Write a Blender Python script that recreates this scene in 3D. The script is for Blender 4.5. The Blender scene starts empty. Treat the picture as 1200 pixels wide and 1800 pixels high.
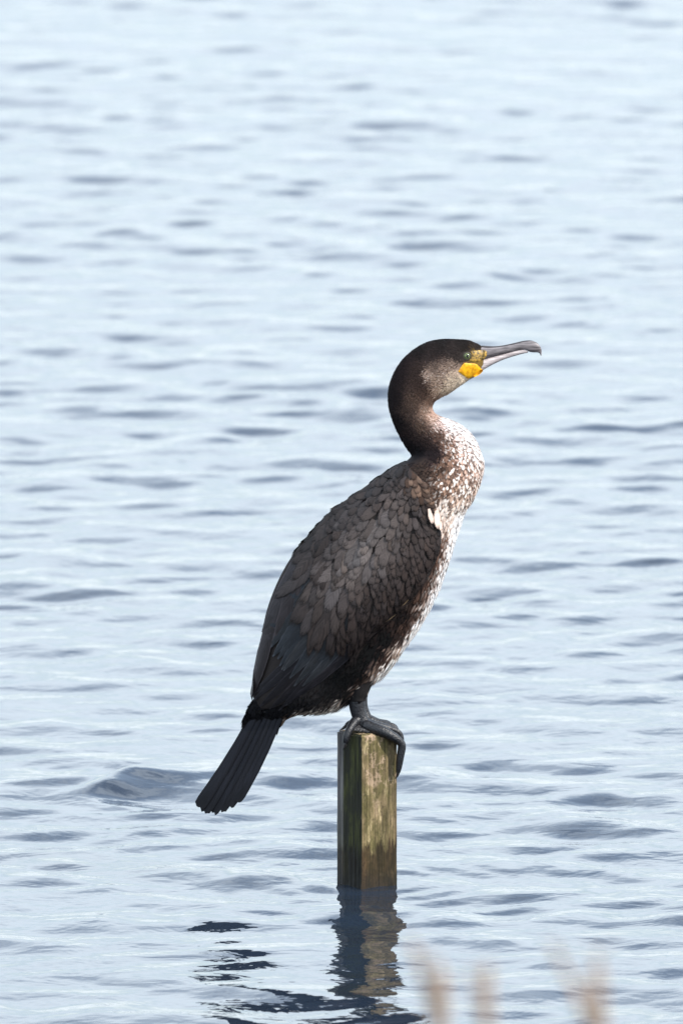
import bpy, math, random
import numpy as np
from mathutils import Vector, Matrix
from mathutils.bvhtree import BVHTree

random.seed(11)
rng = np.random.default_rng(11)
scene = bpy.context.scene
C = scene.collection

# ------------------------------------------------------------------ camera
DIST, CAM_H = 28.0, 3.95                # metres from the post, metres above the lake
LENS, SENS = 746.7, 36.0
cam_loc = Vector((0, -DIST, CAM_H))
MID_Z = 0.499                           # height on the bird's plane at the picture's middle
pitch = math.atan2(CAM_H - MID_Z, DIST)
cd = bpy.data.cameras.new('camera')
cam = bpy.data.objects.new('camera', cd)
C.objects.link(cam)
cam.location = cam_loc
cam.rotation_euler = (math.pi / 2 - pitch, 0, 0)
cd.sensor_fit = 'VERTICAL'
cd.sensor_height = SENS
cd.sensor_width = 24.0
cd.lens = LENS
cd.clip_end = 6000
cd.dof.use_dof = True
cd.dof.focus_distance = DIST / math.cos(pitch) - 0.05
cd.dof.aperture_fstop = 16.0
scene.camera = cam
scene.render.resolution_x, scene.render.resolution_y = 682, 1024

# ------------------------------------------------------------------ sky, sun, exposure
CLOUD = (9.0, 10.0, 10.9)                # radiance of the veil, on the sky texture's scale
SUN_EL, SUN_AZ = 43.0, 62.0             # SUN_AZ: degrees to the right of straight behind the camera
world = bpy.data.worlds.new('World')
scene.world = world
world.use_nodes = True
wn = world.node_tree.nodes
wl = world.node_tree.links
wn.clear()
w_out = wn.new('ShaderNodeOutputWorld')
w_bg = wn.new('ShaderNodeBackground')
w_sky = wn.new('ShaderNodeTexSky')
w_sky.sky_type = 'NISHITA'
w_sky.sun_disc = False
w_sky.sun_elevation = math.radians(SUN_EL)
w_sky.sun_rotation = math.radians(180 - SUN_AZ)
w_sky.air_density = 1.0
w_sky.dust_density = 1.2
w_sky.ozone_density = 2.0
w_bg.inputs['Strength'].default_value = 0.15
# thin bright cloud veil: even in height, so the slanting view towards the horizon passes through more of it
w_tc = wn.new('ShaderNodeTexCoord')
w_map = wn.new('ShaderNodeMapping')
w_map.inputs['Scale'].default_value = (1.0, 1.0, 2.6)
w_noise = wn.new('ShaderNodeTexNoise')
w_noise.inputs['Scale'].default_value = 3.0
w_noise.inputs['Detail'].default_value = 6
w_noise.inputs['Roughness'].default_value = 0.55
w_thick = wn.new('ShaderNodeMapRange')
w_thick.inputs[1].default_value, w_thick.inputs[2].default_value = 0.38, 0.66
w_thick.inputs[3].default_value, w_thick.inputs[4].default_value = 0.12, 0.95
w_sep = wn.new('ShaderNodeSeparateXYZ')
def wmath(op, a, b=None):
    n = wn.new('ShaderNodeMath'); n.operation = op
    for i, v in ((0, a), (1, b)):
        if v is None: continue
        if isinstance(v, (int, float)): n.inputs[i].default_value = v
        else: wl.new(v, n.inputs[i])
    return n.outputs[0]
w_mix = wn.new('ShaderNodeMixRGB')
w_cl = wn.new('ShaderNodeMixRGB'); w_cl.blend_type = 'MULTIPLY'; w_cl.inputs[0].default_value = 1
w_cl.inputs[1].default_value = (*CLOUD, 1)
wl.new(w_cl.outputs[0], w_mix.inputs[2])
wl.new(w_tc.outputs['Generated'], w_map.inputs['Vector'])
wl.new(w_map.outputs['Vector'], w_noise.inputs['Vector'])
wl.new(w_noise.outputs['Fac'], w_thick.inputs[0])
wl.new(w_tc.outputs['Generated'], w_sep.inputs[0])
slant = wmath('ADD', wmath('ABSOLUTE', w_sep.outputs[2]), 0.30)
trans = wmath('POWER', 2.718, wmath('MULTIPLY', wmath('DIVIDE', w_thick.outputs[0], slant), -1.0))
wl.new(wmath('SUBTRACT', 1.0, trans), w_mix.inputs[0])
# cloud layers are brighter overhead than low down (standard overcast distribution, mild)
wl.new(wmath('ADD', wmath('MULTIPLY', wmath('ABSOLUTE', w_sep.outputs[2]), 1.3), 0.74), w_cl.inputs[2])
wl.new(w_sky.outputs['Color'], w_mix.inputs[1])
wl.new(w_mix.outputs['Color'], w_bg.inputs['Color'])
wl.new(w_bg.outputs['Background'], w_out.inputs['Surface'])

sd = bpy.data.lights.new('sun', 'SUN')
sun = bpy.data.objects.new('sun', sd)
C.objects.link(sun)
sd.energy = 3.3
sd.angle = math.radians(0.6)
sd.color = (1.0, 0.945, 0.87)
az, el = math.radians(SUN_AZ), math.radians(SUN_EL)
sdir = Vector((math.sin(az) * math.cos(el), -math.cos(az) * math.cos(el), math.sin(el)))
sun.rotation_euler = sdir.to_track_quat('Z', 'Y').to_euler()
sun.location = (4, -4, 6)

scene.view_settings.view_transform = 'Standard'
scene.view_settings.look = 'None'
scene.view_settings.gamma = 1.0
scene.view_settings.use_curve_mapping = False
scene.view_settings.exposure = 0.6
scene.cycles.max_bounces = 8

# ------------------------------------------------------------------ helpers
cfw = Vector((0, math.cos(pitch), -math.sin(pitch)))
cup = Vector((0, math.sin(pitch), math.cos(pitch)))
PXR = SENS / 1800.0 / LENS               # tangent per photograph pixel

def ray(px, py):
    return cfw + Vector((1, 0, 0)) * ((px - 600) * PXR) + cup * ((900 - py) * PXR)

def at_y(px, py, y=0.0):
    r = ray(px, py)
    return cam_loc + r * ((y + DIST) / r.y)

def at_z(px, py, z=0.0):
    r = ray(px, py)
    return cam_loc + r * ((z - CAM_H) / r.z)

S = (at_y(1100, 900).x - at_y(100, 900).x) / 1000.0      # metres per photograph pixel at the bird

def B(px, py, d=0.0):
    """photo pixel on the bird's middle plane, then d pixels away from the camera"""
    p = at_y(px, py, 0.0)
    return Vector((p.x, d * S, p.z))

_zs = np.array([at_y(600, v, 0.0).z for v in range(500, 1700, 10)])
_vs = np.arange(500, 1700, 10)
def Bn(px, py, d):
    px = np.asarray(px, float); py = np.asarray(py, float)
    z = np.interp(py, _vs, _zs)
    return np.stack([(px - 600) * S, np.asarray(d, float) * S + 0 * px, z], -1)

def srgb(r, g, b):
    f = lambda c: (c / 255 / 12.92) if c / 255 <= 0.04045 else ((c / 255 + 0.055) / 1.055) ** 2.4
    return (f(r), f(g), f(b))

def deep(c):
    """dark feathers are darker than they look at first sight"""
    c = np.asarray(c, float)
    return c * c / (c + 0.014) * 1.04

def catmull(pts, n):
    """smooth resample of control rows, n samples per span"""
    P = np.asarray(pts, float)
    P = np.vstack([2 * P[0] - P[1], P, 2 * P[-1] - P[-2]])
    out = []
    for i in range(1, len(P) - 2):
        for k in range(n):
            t = k / n
            a, b, c, d = P[i - 1], P[i], P[i + 1], P[i + 2]
            out.append(0.5 * (2 * b + (c - a) * t + (2 * a - 5 * b + 4 * c - d) * t * t + (3 * b - a - 3 * c + d) * t ** 3))
    out.append(P[-2])
    return np.array(out)

def mesh_obj(name, verts, faces, mat, parent=None, uvs=None, cols=None, smooth=True):
    me = bpy.data.meshes.new(name)
    verts = np.asarray(verts, float)
    me.from_pydata(verts.tolist(), [], [list(map(int, f)) for f in faces] if not isinstance(faces, np.ndarray) else faces.tolist())
    if smooth:
        me.polygons.foreach_set('use_smooth', np.ones(len(me.polygons), bool))
    if uvs is not None:
        ul = me.uv_layers.new(name='UVMap')
        li = np.empty(len(me.loops), np.int32)
        me.loops.foreach_get('vertex_index', li)
        ul.data.foreach_set('uv', np.asarray(uvs, np.float32)[li].ravel())
    if cols is not None:
        ca = me.color_attributes.new('Col', 'FLOAT_COLOR', 'POINT')
        cc = np.ones((len(verts), 4), np.float32)
        cc[:, :3] = cols
        ca.data.foreach_set('color', cc.ravel())
    me.materials.append(mat)
    me.update()
    o = bpy.data.objects.new(name, me)
    C.objects.link(o)
    if parent is not None:
        o.parent = parent
        o.matrix_parent_inverse = parent.matrix_world.inverted()
    return o

def tag(o, label, cat, group=None):
    o['label'] = label
    o['category'] = cat
    if group:
        o['group'] = group

def empty(name, loc):
    e = bpy.data.objects.new(name, None)
    C.objects.link(e)
    e.location = loc
    e.empty_display_size = 0.05
    bpy.context.view_layer.update()
    return e

def grid_faces(n, m, wrap=False):
    """n rows, m columns of vertices"""
    i, j = np.meshgrid(np.arange(n - 1), np.arange(m if wrap else m - 1), indexing='ij')
    j2 = (j + 1) % m
    return np.stack([i * m + j, i * m + j2, (i + 1) * m + j2, (i + 1) * m + j], -1).reshape(-1, 4)

def tube(path, radii, m=12, flat=None):
    """closed tube along a 3-D path; flat squeezes it along world y"""
    P = np.asarray(path, float)
    T = np.gradient(P, axis=0)
    T /= np.linalg.norm(T, axis=1)[:, None] + 1e-12
    ref = np.array([0, 1.0, 0])
    V = []
    for p, t, r in zip(P, T, radii):
        u = np.cross(t, ref)
        if np.linalg.norm(u) < 1e-3:
            u = np.cross(t, [1.0, 0, 0])
        u /= np.linalg.norm(u)
        v = np.cross(t, u)
        for k in range(m):
            a = 2 * math.pi * k / m
            V.append(p + r * (math.cos(a) * u + math.sin(a) * v * (flat or 1.0)))
    n = len(P)
    F = grid_faces(n, m, True).tolist()
    V.append(P[0]); V.append(P[-1])
    for k in range(m):
        F.append([n * m, (k + 1) % m, k])
        F.append([n * m + 1, (n - 1) * m + k, (n - 1) * m + (k + 1) % m])
    return np.array(V), F

class Bag:
    def __init__(self):
        self.v, self.f, self.c, self.uv, self.n = [], [], [], [], 0
    def add(self, v, f, uv=None, col=None):
        v = np.asarray(v, float)
        self.v.append(v)
        self.f += [[int(i) + self.n for i in q] for q in f]
        self.uv.append(np.zeros((len(v), 2)) if uv is None else uv)
        self.c.append(np.ones((len(v), 3)) * (np.array([1, 1, 1.0]) if col is None else np.asarray(col)))
        self.n += len(v)
    def build(self, name, mat, parent=None):
        return mesh_obj(name, np.vstack(self.v), self.f, mat, parent, np.vstack(self.uv), np.vstack(self.c))

# ------------------------------------------------------------------ materials
def new_mat(name):
    m = bpy.data.materials.new(name)
    m.use_nodes = True
    nt = m.node_tree
    b = nt.nodes['Principled BSDF']
    return m, nt, b

def simple(name, col, rough=0.5, spec=0.5, noise=0.0, scale=200):
    m, nt, b = new_mat(name)
    b.inputs['Base Color'].default_value = (*col, 1)
    b.inputs['Roughness'].default_value = rough
    b.inputs['Specular IOR Level'].default_value = spec
    if noise:
        tc = nt.nodes.new('ShaderNodeTexCoord')
        n = nt.nodes.new('ShaderNodeTexNoise'); n.inputs['Scale'].default_value = scale
        n.inputs['Detail'].default_value = 4
        mx = nt.nodes.new('ShaderNodeMixRGB'); mx.blend_type = 'MULTIPLY'; mx.inputs[0].default_value = 1
        mx.inputs[1].default_value = (*col, 1)
        r = nt.nodes.new('ShaderNodeMapRange')
        r.inputs[1].default_value, r.inputs[2].default_value = 0.3, 0.7
        r.inputs[3].default_value, r.inputs[4].default_value = 1 - noise, 1 + noise
        nt.links.new(tc.outputs['Object'], n.inputs['Vector'])
        nt.links.new(n.outputs['Fac'], r.inputs[0])
        nt.links.new(r.outputs[0], mx.inputs[2])
        nt.links.new(mx.outputs[0], b.inputs['Base Color'])
        bp = nt.nodes.new('ShaderNodeBump'); bp.inputs['Strength'].default_value = 0.35
        bp.inputs['Distance'].default_value = 0.001
        nt.links.new(n.outputs['Fac'], bp.inputs['Height'])
        nt.links.new(bp.outputs[0], b.inputs['Normal'])
    return m

def feather_mat(name, source, edge=0.42, rough=0.55, fray=True, rim=(0.20, 0.62)):
    """vane colour from the feather's own tint; dark fringe and shaft, fine barbs as relief"""
    m, nt, b = new_mat(name)
    N, L = nt.nodes, nt.links
    if source == 'object':
        s = N.new('ShaderNodeObjectInfo'); cout = s.outputs['Color']
    else:
        s = N.new('ShaderNodeVertexColor'); s.layer_name = 'Col'; cout = s.outputs['Color']
    uv = N.new('ShaderNodeUVMap')
    sep = N.new('ShaderNodeSeparateXYZ'); L.new(uv.outputs[0], sep.inputs[0])
    a = N.new('ShaderNodeMath'); a.operation = 'SUBTRACT'; a.inputs[1].default_value = 0.5
    L.new(sep.outputs[0], a.inputs[0])
    ab = N.new('ShaderNodeMath'); ab.operation = 'ABSOLUTE'; L.new(a.outputs[0], ab.inputs[0])
    # distance to the rim: combine across (0..0.5) and tip (v 0.8..1)
    r1 = N.new('ShaderNodeMapRange'); r1.inputs[1].default_value = rim[0]; r1.inputs[2].default_value = 0.5
    r1.interpolation_type = 'SMOOTHSTEP'
    L.new(ab.outputs[0], r1.inputs[0])
    r2 = N.new('ShaderNodeMapRange'); r2.inputs[1].default_value = rim[1]; r2.inputs[2].default_value = 1.0
    r2.interpolation_type = 'SMOOTHSTEP'
    L.new(sep.outputs[1], r2.inputs[0])
    mx = N.new('ShaderNodeMath'); mx.operation = 'MAXIMUM'
    L.new(r1.outputs[0], mx.inputs[0]); L.new(r2.outputs[0], mx.inputs[1])
    # barb pattern (diagonal lines off the shaft)
    bl = N.new('ShaderNodeMath'); bl.operation = 'MULTIPLY_ADD'; bl.inputs[1].default_value = -0.55
    L.new(ab.outputs[0], bl.inputs[0]); L.new(sep.outputs[1], bl.inputs[2])
    cmb = N.new('ShaderNodeCombineXYZ'); L.new(bl.outputs[0], cmb.inputs[0]); L.new(ab.outputs[0], cmb.inputs[1])
    rnd = N.new('ShaderNodeObjectInfo'); L.new(rnd.outputs['Random'], cmb.inputs[2])
    mp = N.new('ShaderNodeMapping'); mp.inputs['Scale'].default_value = (24, 2.0, 37)
    L.new(cmb.outputs[0], mp.inputs['Vector'])
    nz = N.new('ShaderNodeTexNoise'); nz.inputs['Scale'].default_value = 1.0; nz.inputs['Detail'].default_value = 3
    L.new(mp.outputs[0], nz.inputs['Vector'])
    nr = N.new('ShaderNodeMapRange'); nr.inputs[1].default_value = 0.3; nr.inputs[2].default_value = 0.7
    nr.inputs[3].default_value = 0.6; nr.inputs[4].default_value = 1.36
    L.new(nz.outputs['Fac'], nr.inputs[0])
    er = N.new('ShaderNodeMapRange'); er.inputs[3].default_value = 1.0; er.inputs[4].default_value = edge
    L.new(mx.outputs[0], er.inputs[0])
    mul = N.new('ShaderNodeMath'); mul.operation = 'MULTIPLY'
    L.new(nr.outputs[0], mul.inputs[0]); L.new(er.outputs[0], mul.inputs[1])
    mc = N.new('ShaderNodeMixRGB'); mc.blend_type = 'MULTIPLY'; mc.inputs[0].default_value = 1
    L.new(cout, mc.inputs[1]); L.new(mul.outputs[0], mc.inputs[2])
    L.new(mc.outputs[0], b.inputs['Base Color'])
    bp = N.new('ShaderNodeBump'); bp.inputs['Strength'].default_value = 0.25; bp.inputs['Distance'].default_value = 0.0005
    L.new(nz.outputs['Fac'], bp.inputs['Height']); L.new(bp.outputs[0], b.inputs['Normal'])
    # frayed rim: barbs part near the edge
    al = N.new('ShaderNodeMath'); al.operation = 'MULTIPLY_ADD'; al.inputs[1].default_value = -0.62
    L.new(mx.outputs[0], al.inputs[0]); L.new(nz.outputs['Fac'], al.inputs[2])
    ar = N.new('ShaderNodeMapRange'); ar.inputs[1].default_value = -0.16; ar.inputs[2].default_value = 0.06
    L.new(al.outputs[0], ar.inputs[0])
    if fray:
        L.new(ar.outputs[0], b.inputs['Alpha'])
    b.inputs['Roughness'].default_value = rough
    b.inputs['Specular IOR Level'].default_value = 0.12
    return m

M_FEATHER = feather_mat('wing_feather', 'object', 0.36)
M_SCAP = feather_mat('scapular_feather', 'object', 0.5, 0.55, True, (0.3, 0.75))
M_FLIGHT = feather_mat('flight_feather', 'object', 2.1, 0.5, False, (0.36, 0.95))
M_COVERT = feather_mat('small_covert', 'attr', 0.42)
M_PLUME = feather_mat('body_plumage', 'attr', 0.82, 0.7)
M_TAIL = feather_mat('tail_feather', 'object', 0.5, 0.5, False)

def body_mat():
    m, nt, b = new_mat('body_down')
    s = nt.nodes.new('ShaderNodeVertexColor'); s.layer_name = 'Col'
    n = nt.nodes.new('ShaderNodeTexNoise'); n.inputs['Scale'].default_value = 260; n.inputs['Detail'].default_value = 4
    tc = nt.nodes.new('ShaderNodeTexCoord'); nt.links.new(tc.outputs['Object'], n.inputs['Vector'])
    r = nt.nodes.new('ShaderNodeMapRange'); r.inputs[1].default_value, r.inputs[2].default_value = 0.3, 0.7
    r.inputs[3].default_value, r.inputs[4].default_value = 0.6, 1.15
    nt.links.new(n.outputs['Fac'], r.inputs[0])
    mx = nt.nodes.new('ShaderNodeMixRGB'); mx.blend_type = 'MULTIPLY'; mx.inputs[0].default_value = 1
    nt.links.new(s.outputs['Color'], mx.inputs[1]); nt.links.new(r.outputs[0], mx.inputs[2])
    nt.links.new(mx.outputs[0], b.inputs['Base Color'])
    b.inputs['Roughness'].default_value = 0.8
    b.inputs['Specular IOR Level'].default_value = 0.2
    return m
M_BODY = body_mat()
M_WINGBASE = simple('wing_under_feathers', srgb(42, 37, 35), 0.8, 0.2)

# ------------------------------------------------------------------ water
def axis(dense0, dense1, step, far, grow, step1=None):
    step1 = step1 or step
    a = [dense0]
    while a[-1] < dense1:
        k = (a[-1] - dense0) / (dense1 - dense0)
        a.append(a[-1] + step + (step1 - step) * max(0, k) ** 1.0)
    up, s = [], step1
    x = a[-1]
    while x < far:
        s *= grow; x += s; up.append(x)
    lo, s = [], step
    x = a[0]
    while x > -far:
        s *= grow; x -= s; lo.append(x)
    return np.array(lo[::-1] + a + up)

wx = axis(-2.2, 2.2, 0.0135, 2500, 1.22)
wy = axis(-1.9, 13.5, 0.0115, 2500, 1.22, 0.019)
X, Y = np.meshgrid(wx, wy)
DX = np.gradient(wx)[None, :] + 0 * X
DY = np.gradient(wy)[:, None] + 0 * X
cell = np.maximum(DX, DY)
Z = np.zeros_like(X)
NW = 110
lam = np.exp(np.linspace(math.log(0.04), math.log(1.5), NW))
near = np.abs(X) < 40
for i, l in enumerate(lam):
    k = 2 * math.pi / l
    th = math.radians(255) + rng.normal(0, 1.15)          # wind blows towards the camera, short-crested
    ph = rng.uniform(0, 2 * math.pi)
    # slope share per wavelength: the steepest are about 10 to 40 cm long
    sl = 0.0132 * math.exp(-0.5 * ((math.log(l) - math.log(0.19)) / (0.85 if l < 0.19 else 0.50)) ** 2)
    amp = sl / k
    fade = np.clip(l / cell / 3.0 - 0.6, 0, 1)
    arg = k * (X * math.cos(th) + Y * math.sin(th)) + ph
    Z += amp * fade * np.sin(arg)
# gusts: patches where the small waves are livelier or calmer
gust = 1 + 0.28 * np.sin(X * 1.9 + Y * 0.83 + 1.0) * np.sin(Y * 0.61 - X * 0.7 + 2.1) + 0.18 * np.sin(Y * 2.7 + X * 1.3)
Z *= gust
# sharpen crests a little
Z = Z + 6.0 * np.clip(Z, 0, None) ** 2
# one steep little crest left of the post, and its flat shoulders
pc = at_z(205, 1385)
def crest(x0, y0, wx_, wf, wb, h):
    dx = (X - x0) / wx_
    dy = (Y - y0 - 0.10 * np.sin(dx * 1.3))
    dyn = np.where(dy < 0, dy / wf, dy / wb)
    return h * np.exp(-(np.sqrt(dx * dx + 0.04) - 0.2) ** 1.45) * np.exp(-dyn ** 2)
Z += crest(pc.x, pc.y, 0.055, 0.10, 0.055, 0.0125)
Z += crest(pc.x - 0.02, pc.y + 0.03, 0.26, 0.12, 0.07, 0.0115)
# ring ripples off the post and calm at its foot
pcx, pcy = (645 - 600) * S, 0.0
R = np.hypot(X - pcx, Y - pcy)
Z *= 1 - 0.55 * np.exp(-(R / 0.11) ** 2)
Z += 0.0018 * np.exp(-R / 0.16) * np.sin(2 * math.pi * R / 0.055)

def water_mat():
    m, nt, b = new_mat('lake_water')
    N, L = nt.nodes, nt.links
    b.inputs['Base Color'].default_value = (0.012, 0.019, 0.031, 1)
    b.inputs['Roughness'].default_value = 0.03
    b.inputs['IOR'].default_value = 1.333
    b.inputs['Specular IOR Level'].default_value = 0.5
    tc = N.new('ShaderNodeTexCoord')
    n1 = N.new('ShaderNodeTexNoise'); n1.inputs['Scale'].default_value = 11; n1.inputs['Detail'].default_value = 3
    n1.inputs['Distortion'].default_value = 0.4
    n2 = N.new('ShaderNodeTexNoise'); n2.inputs['Scale'].default_value = 42; n2.inputs['Detail'].default_value = 2
    L.new(tc.outputs['Object'], n1.inputs['Vector']); L.new(tc.outputs['Object'], n2.inputs['Vector'])
    b1 = N.new('ShaderNodeBump'); b1.inputs['Strength'].default_value = 0.55; b1.inputs['Distance'].default_value = 0.006
    b2 = N.new('ShaderNodeBump'); b2.inputs['Strength'].default_value = 0.35; b2.inputs['Distance'].default_value = 0.0012
    L.new(n1.outputs['Fac'], b1.inputs['Height']); L.new(n2.outputs['Fac'], b2.inputs['Height'])
    L.new(b1.outputs[0], b2.inputs['Normal']); L.new(b2.outputs[0], b.inputs['Normal'])
    return m
water = mesh_obj('water', np.stack([X, Y, Z], -1).reshape(-1, 3), grid_faces(len(wy), len(wx)), water_mat())
water['kind'] = 'structure'
water['label'] = 'pale blue rippled lake water'

# ------------------------------------------------------------------ post
def wood_mat(xstrip):
    m, nt, b = new_mat('weathered_wood')
    N, L = nt.nodes, nt.links
    tc = N.new('ShaderNodeTexCoord')
    geo = N.new('ShaderNodeNewGeometry')
    def noise(scale, mapscale, detail=5, rough=0.55):
        mp = N.new('ShaderNodeMapping'); mp.inputs['Scale'].default_value = mapscale
        n = N.new('ShaderNodeTexNoise'); n.inputs['Scale'].default_value = scale
        n.inputs['Detail'].default_value = detail; n.inputs['Roughness'].default_value = rough
        L.new(tc.outputs['Object'], mp.inputs['Vector']); L.new(mp.outputs[0], n.inputs['Vector'])
        return n.outputs['Fac']
    def rng_(src, a, b_, c=0.0, d=1.0):
        r = N.new('ShaderNodeMapRange'); r.interpolation_type = 'SMOOTHSTEP'
        r.inputs[1].default_value, r.inputs[2].default_value, r.inputs[3].default_value, r.inputs[4].default_value = a, b_, c, d
        L.new(src, r.inputs[0]); return r.outputs[0]
    def mix(f, a, b_, mode='MIX'):
        x = N.new('ShaderNodeMixRGB'); x.blend_type = mode
        for s_, v in ((0, f), (1, a), (2, b_)):
            if isinstance(v, (int, float)): x.inputs[s_].default_value = v
            elif isinstance(v, tuple): x.inputs[s_].default_value = (*v, 1)
            else: L.new(v, x.inputs[s_])
        return x.outputs[0]
    def math_(op, a, b_):
        x = N.new('ShaderNodeMath'); x.operation = op
        for s_, v in ((0, a), (1, b_)):
            if isinstance(v, (int, float)): x.inputs[s_].default_value = v
            else: L.new(v, x.inputs[s_])
        return x.outputs[0]
    grain = noise(420, (1, 1, 0.035), 5, 0.6)
    streak = noise(90, (1, 1, 0.10), 4, 0.6)
    blotch = noise(38, (1, 1, 0.45), 5, 0.65)
    pale = noise(75, (1, 1, 0.30), 5, 0.7)
    sep = N.new('ShaderNodeSeparateXYZ'); L.new(tc.outputs['Object'], sep.inputs[0])
    nsep = N.new('ShaderNodeSeparateXYZ'); L.new(geo.outputs['True Normal'], nsep.inputs[0])
    col = mix(rng_(streak, 0.32, 0.68), srgb(80, 68, 50), srgb(138, 120, 88))
    col = mix(rng_(blotch, 0.40, 0.62, 0, 0.75), col, srgb(80, 76, 42))              # algae on the sunny face
    col = mix(rng_(pale, 0.55, 0.70, 0, 0.8), col, srgb(178, 160, 122))
    speck = noise(260, (1, 1, 0.6), 4, 0.7)
    lichen = noise(60, (1, 1, 0.8), 6, 0.75)
    col = mix(rng_(speck, 0.52, 0.66, 0, 0.6), col, srgb(62, 54, 38))
    col = mix(math_('MULTIPLY', rng_(lichen, 0.52, 0.62, 0, 0.85), rng_(sep.outputs[2], 0.05, 0.19)), col, srgb(172, 148, 124))
    col = mix(rng_(noise(30, (1, 1, 0.25), 5, 0.7), 0.50, 0.64, 0, 0.7), col, srgb(66, 62, 34))
    # face turned away from the sun: dark green algae, with its shade painted in too
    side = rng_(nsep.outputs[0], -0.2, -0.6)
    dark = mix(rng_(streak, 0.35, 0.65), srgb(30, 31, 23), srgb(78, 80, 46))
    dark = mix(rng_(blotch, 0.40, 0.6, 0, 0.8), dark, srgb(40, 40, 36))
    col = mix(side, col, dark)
    grey = mix(rng_(streak, 0.35, 0.65), srgb(88, 85, 85), srgb(140, 136, 134))
    strip = rng_(math_('ADD', sep.outputs[0], math_('MULTIPLY', blotch, 0.003)), xstrip + 0.0026, xstrip + 0.0008, 0, 0.8)
    col = mix(math_('MULTIPLY', strip, rng_(sep.outputs[2], 0.0, 0.16, 0.35, 1.0)), col, grey)
    # soaked lower part with a ragged upper limit
    ragged = noise(125, (1, 1, 0.02), 4, 0.85)
    zlim = math_('ADD', math_('MULTIPLY', ragged, 0.13), -0.010)
    wet = rng_(math_('SUBTRACT', zlim, sep.outputs[2]), -0.0025, 0.0025)
    col = mix(math_('MULTIPLY', wet, 0.88), col, mix(1.0, col, srgb(132, 112, 96), 'MULTIPLY'))
    low = rng_(sep.outputs[2], 0.030, -0.002, 0, 0.5)
    col = mix(low, col, srgb(24, 26, 26))
    col = mix(1.0, col, rng_(grain, 0.36, 0.62, 0.62, 1.12), 'MULTIPLY')
    L.new(col, b.inputs['Base Color'])
    L.new(rng_(wet, 0, 1, 0.9, 0.6), b.inputs['Roughness'])
    b.inputs['Specular IOR Level'].default_value = 0.25
    bp = N.new('ShaderNodeBump'); bp.inputs['Strength'].default_value = 0.7; bp.inputs['Distance'].default_value = 0.0018
    L.new(math_('ADD', grain, math_('MULTIPLY', streak, 0.8)), bp.inputs['Height'])
    L.new(bp.outputs[0], b.inputs['Normal'])
    return m

post_top_z = at_y(646, 1284, 0).z
def build_post():
    # corners seen from above, in photo pixels (x, depth)
    F, Lc, Rc, K = np.array([635, -52.]), np.array([592, 9.]), np.array([698, -10.]), np.array([655, 51.])
    # the left corner is planed off
    La = np.array([603.5, -5.]); Lb = np.array([592, 19.])
    corners = [F, Rc, K, Lb, La]
    outline = []
    for a, b_ in zip(corners, corners[1:] + corners[:1]):
        ln = np.linalg.norm(b_ - a)
        ts = [1.2 / ln] + list(np.linspace(0.07, 0.93, 12 if ln > 40 else 4)) + [1 - 1.2 / ln]
        for t in ts:
            outline.append(a + (b_ - a) * t)
    O = np.array(outline)
    cen = O.mean(0)
    H = 70
    z0 = -0.35
    zs = np.concatenate([[z0], np.linspace(-0.03, post_top_z - 0.004, H)])
    V = []
    pr = np.random.default_rng(3)
    base_w = pr.normal(0, 0.35, len(O))
    wob = np.zeros(len(O))
    for z in zs:
        wob = wob * 0.93 + pr.normal(0, 0.11, len(O))
        k = 1 + 0.0006 * math.sin(z * 40)
        q = cen + (O - cen) * k
        d = (O - cen) / np.linalg.norm(O - cen, axis=1)[:, None]
        q = q + d * (base_w + np.clip(wob, -0.8, 0.8))[:, None]
        V.append(np.stack([(q[:, 0] - 600) * S, q[:, 1] * S, np.full(len(q), z)], -1))
    # worn top: shoulder ring, then towards the middle
    for k, dz in ((0.975, 0.0), (0.90, 0.003), (0.6, 0.0045), (0.25, 0.0045)):
        q = cen + (O - cen) * k
        zz = post_top_z - 0.0045 + dz + pr.normal(0, 0.0005, len(q))
        V.append(np.stack([(q[:, 0] - 600) * S, q[:, 1] * S, zz], -1))
    V = np.array(V)
    n, m = V.shape[:2]
    Fc = grid_faces(n, m, True).tolist()
    verts = V.reshape(-1, 3)
    Fc.append(list(range((n - 1) * m, n * m)))
    Fc.append(list(range(m))[::-1])
    origin = np.array([(cen[0] - 600) * S, cen[1] * S, 0])
    o = mesh_obj('wooden_post', verts - origin, Fc, wood_mat(((603 - cen[0]) * S)), smooth=False)
    o.location = origin
    return o
post = build_post()
tag(post, 'short square weathered wooden post, green with algae, standing in the lake under the cormorant', 'post')

# ------------------------------------------------------------------ the cormorant
bird = empty('cormorant', B(640, 1284, 0))
tag(bird, 'dark brown young cormorant with mottled white breast perched on the wooden post', 'bird')

# stations: dorsal x,y  ventral x,y  half depth   (photo pixels)
ST = [
 (850, 612, 848, 648, 11), (838, 605, 838, 658, 16), (822, 599, 822, 668, 20.5), (800, 597, 806, 679, 25), (775, 597, 790, 690, 28),
 (748, 603, 777, 697, 29), (723, 618, 767, 703, 29), (704, 637, 762, 709, 28), (690, 661, 760, 715, 27.5), (683, 686, 761, 721, 27.5),
 (683, 712, 765, 727, 28), (690, 739, 775, 733, 30), (701, 764, 791, 739, 33), (712, 783, 811, 749, 37), (720, 795, 829, 766, 42),
 (721, 804, 841, 789, 50), (702, 820, 848, 813, 60), (668, 846, 845, 840, 68), (627, 878, 834, 870, 74), (592, 904, 818, 900, 77),
 (560, 938, 803, 942, 78), (532, 972, 788, 988, 78), (509, 1008, 770, 1038, 76), (491, 1046, 746, 1086, 73), (479, 1085, 716, 1132, 68),
 (473, 1124, 684, 1176, 61), (469, 1162, 650, 1205, 53), (467, 1197, 612, 1236, 45), (465, 1224, 573, 1251, 34), (463, 1244, 533, 1254, 24),
 (462, 1258, 506, 1264, 14), (458, 1272, 492, 1276, 7)]
SPAN = 8
rows = catmull(ST, SPAN)
MA = 96
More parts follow.
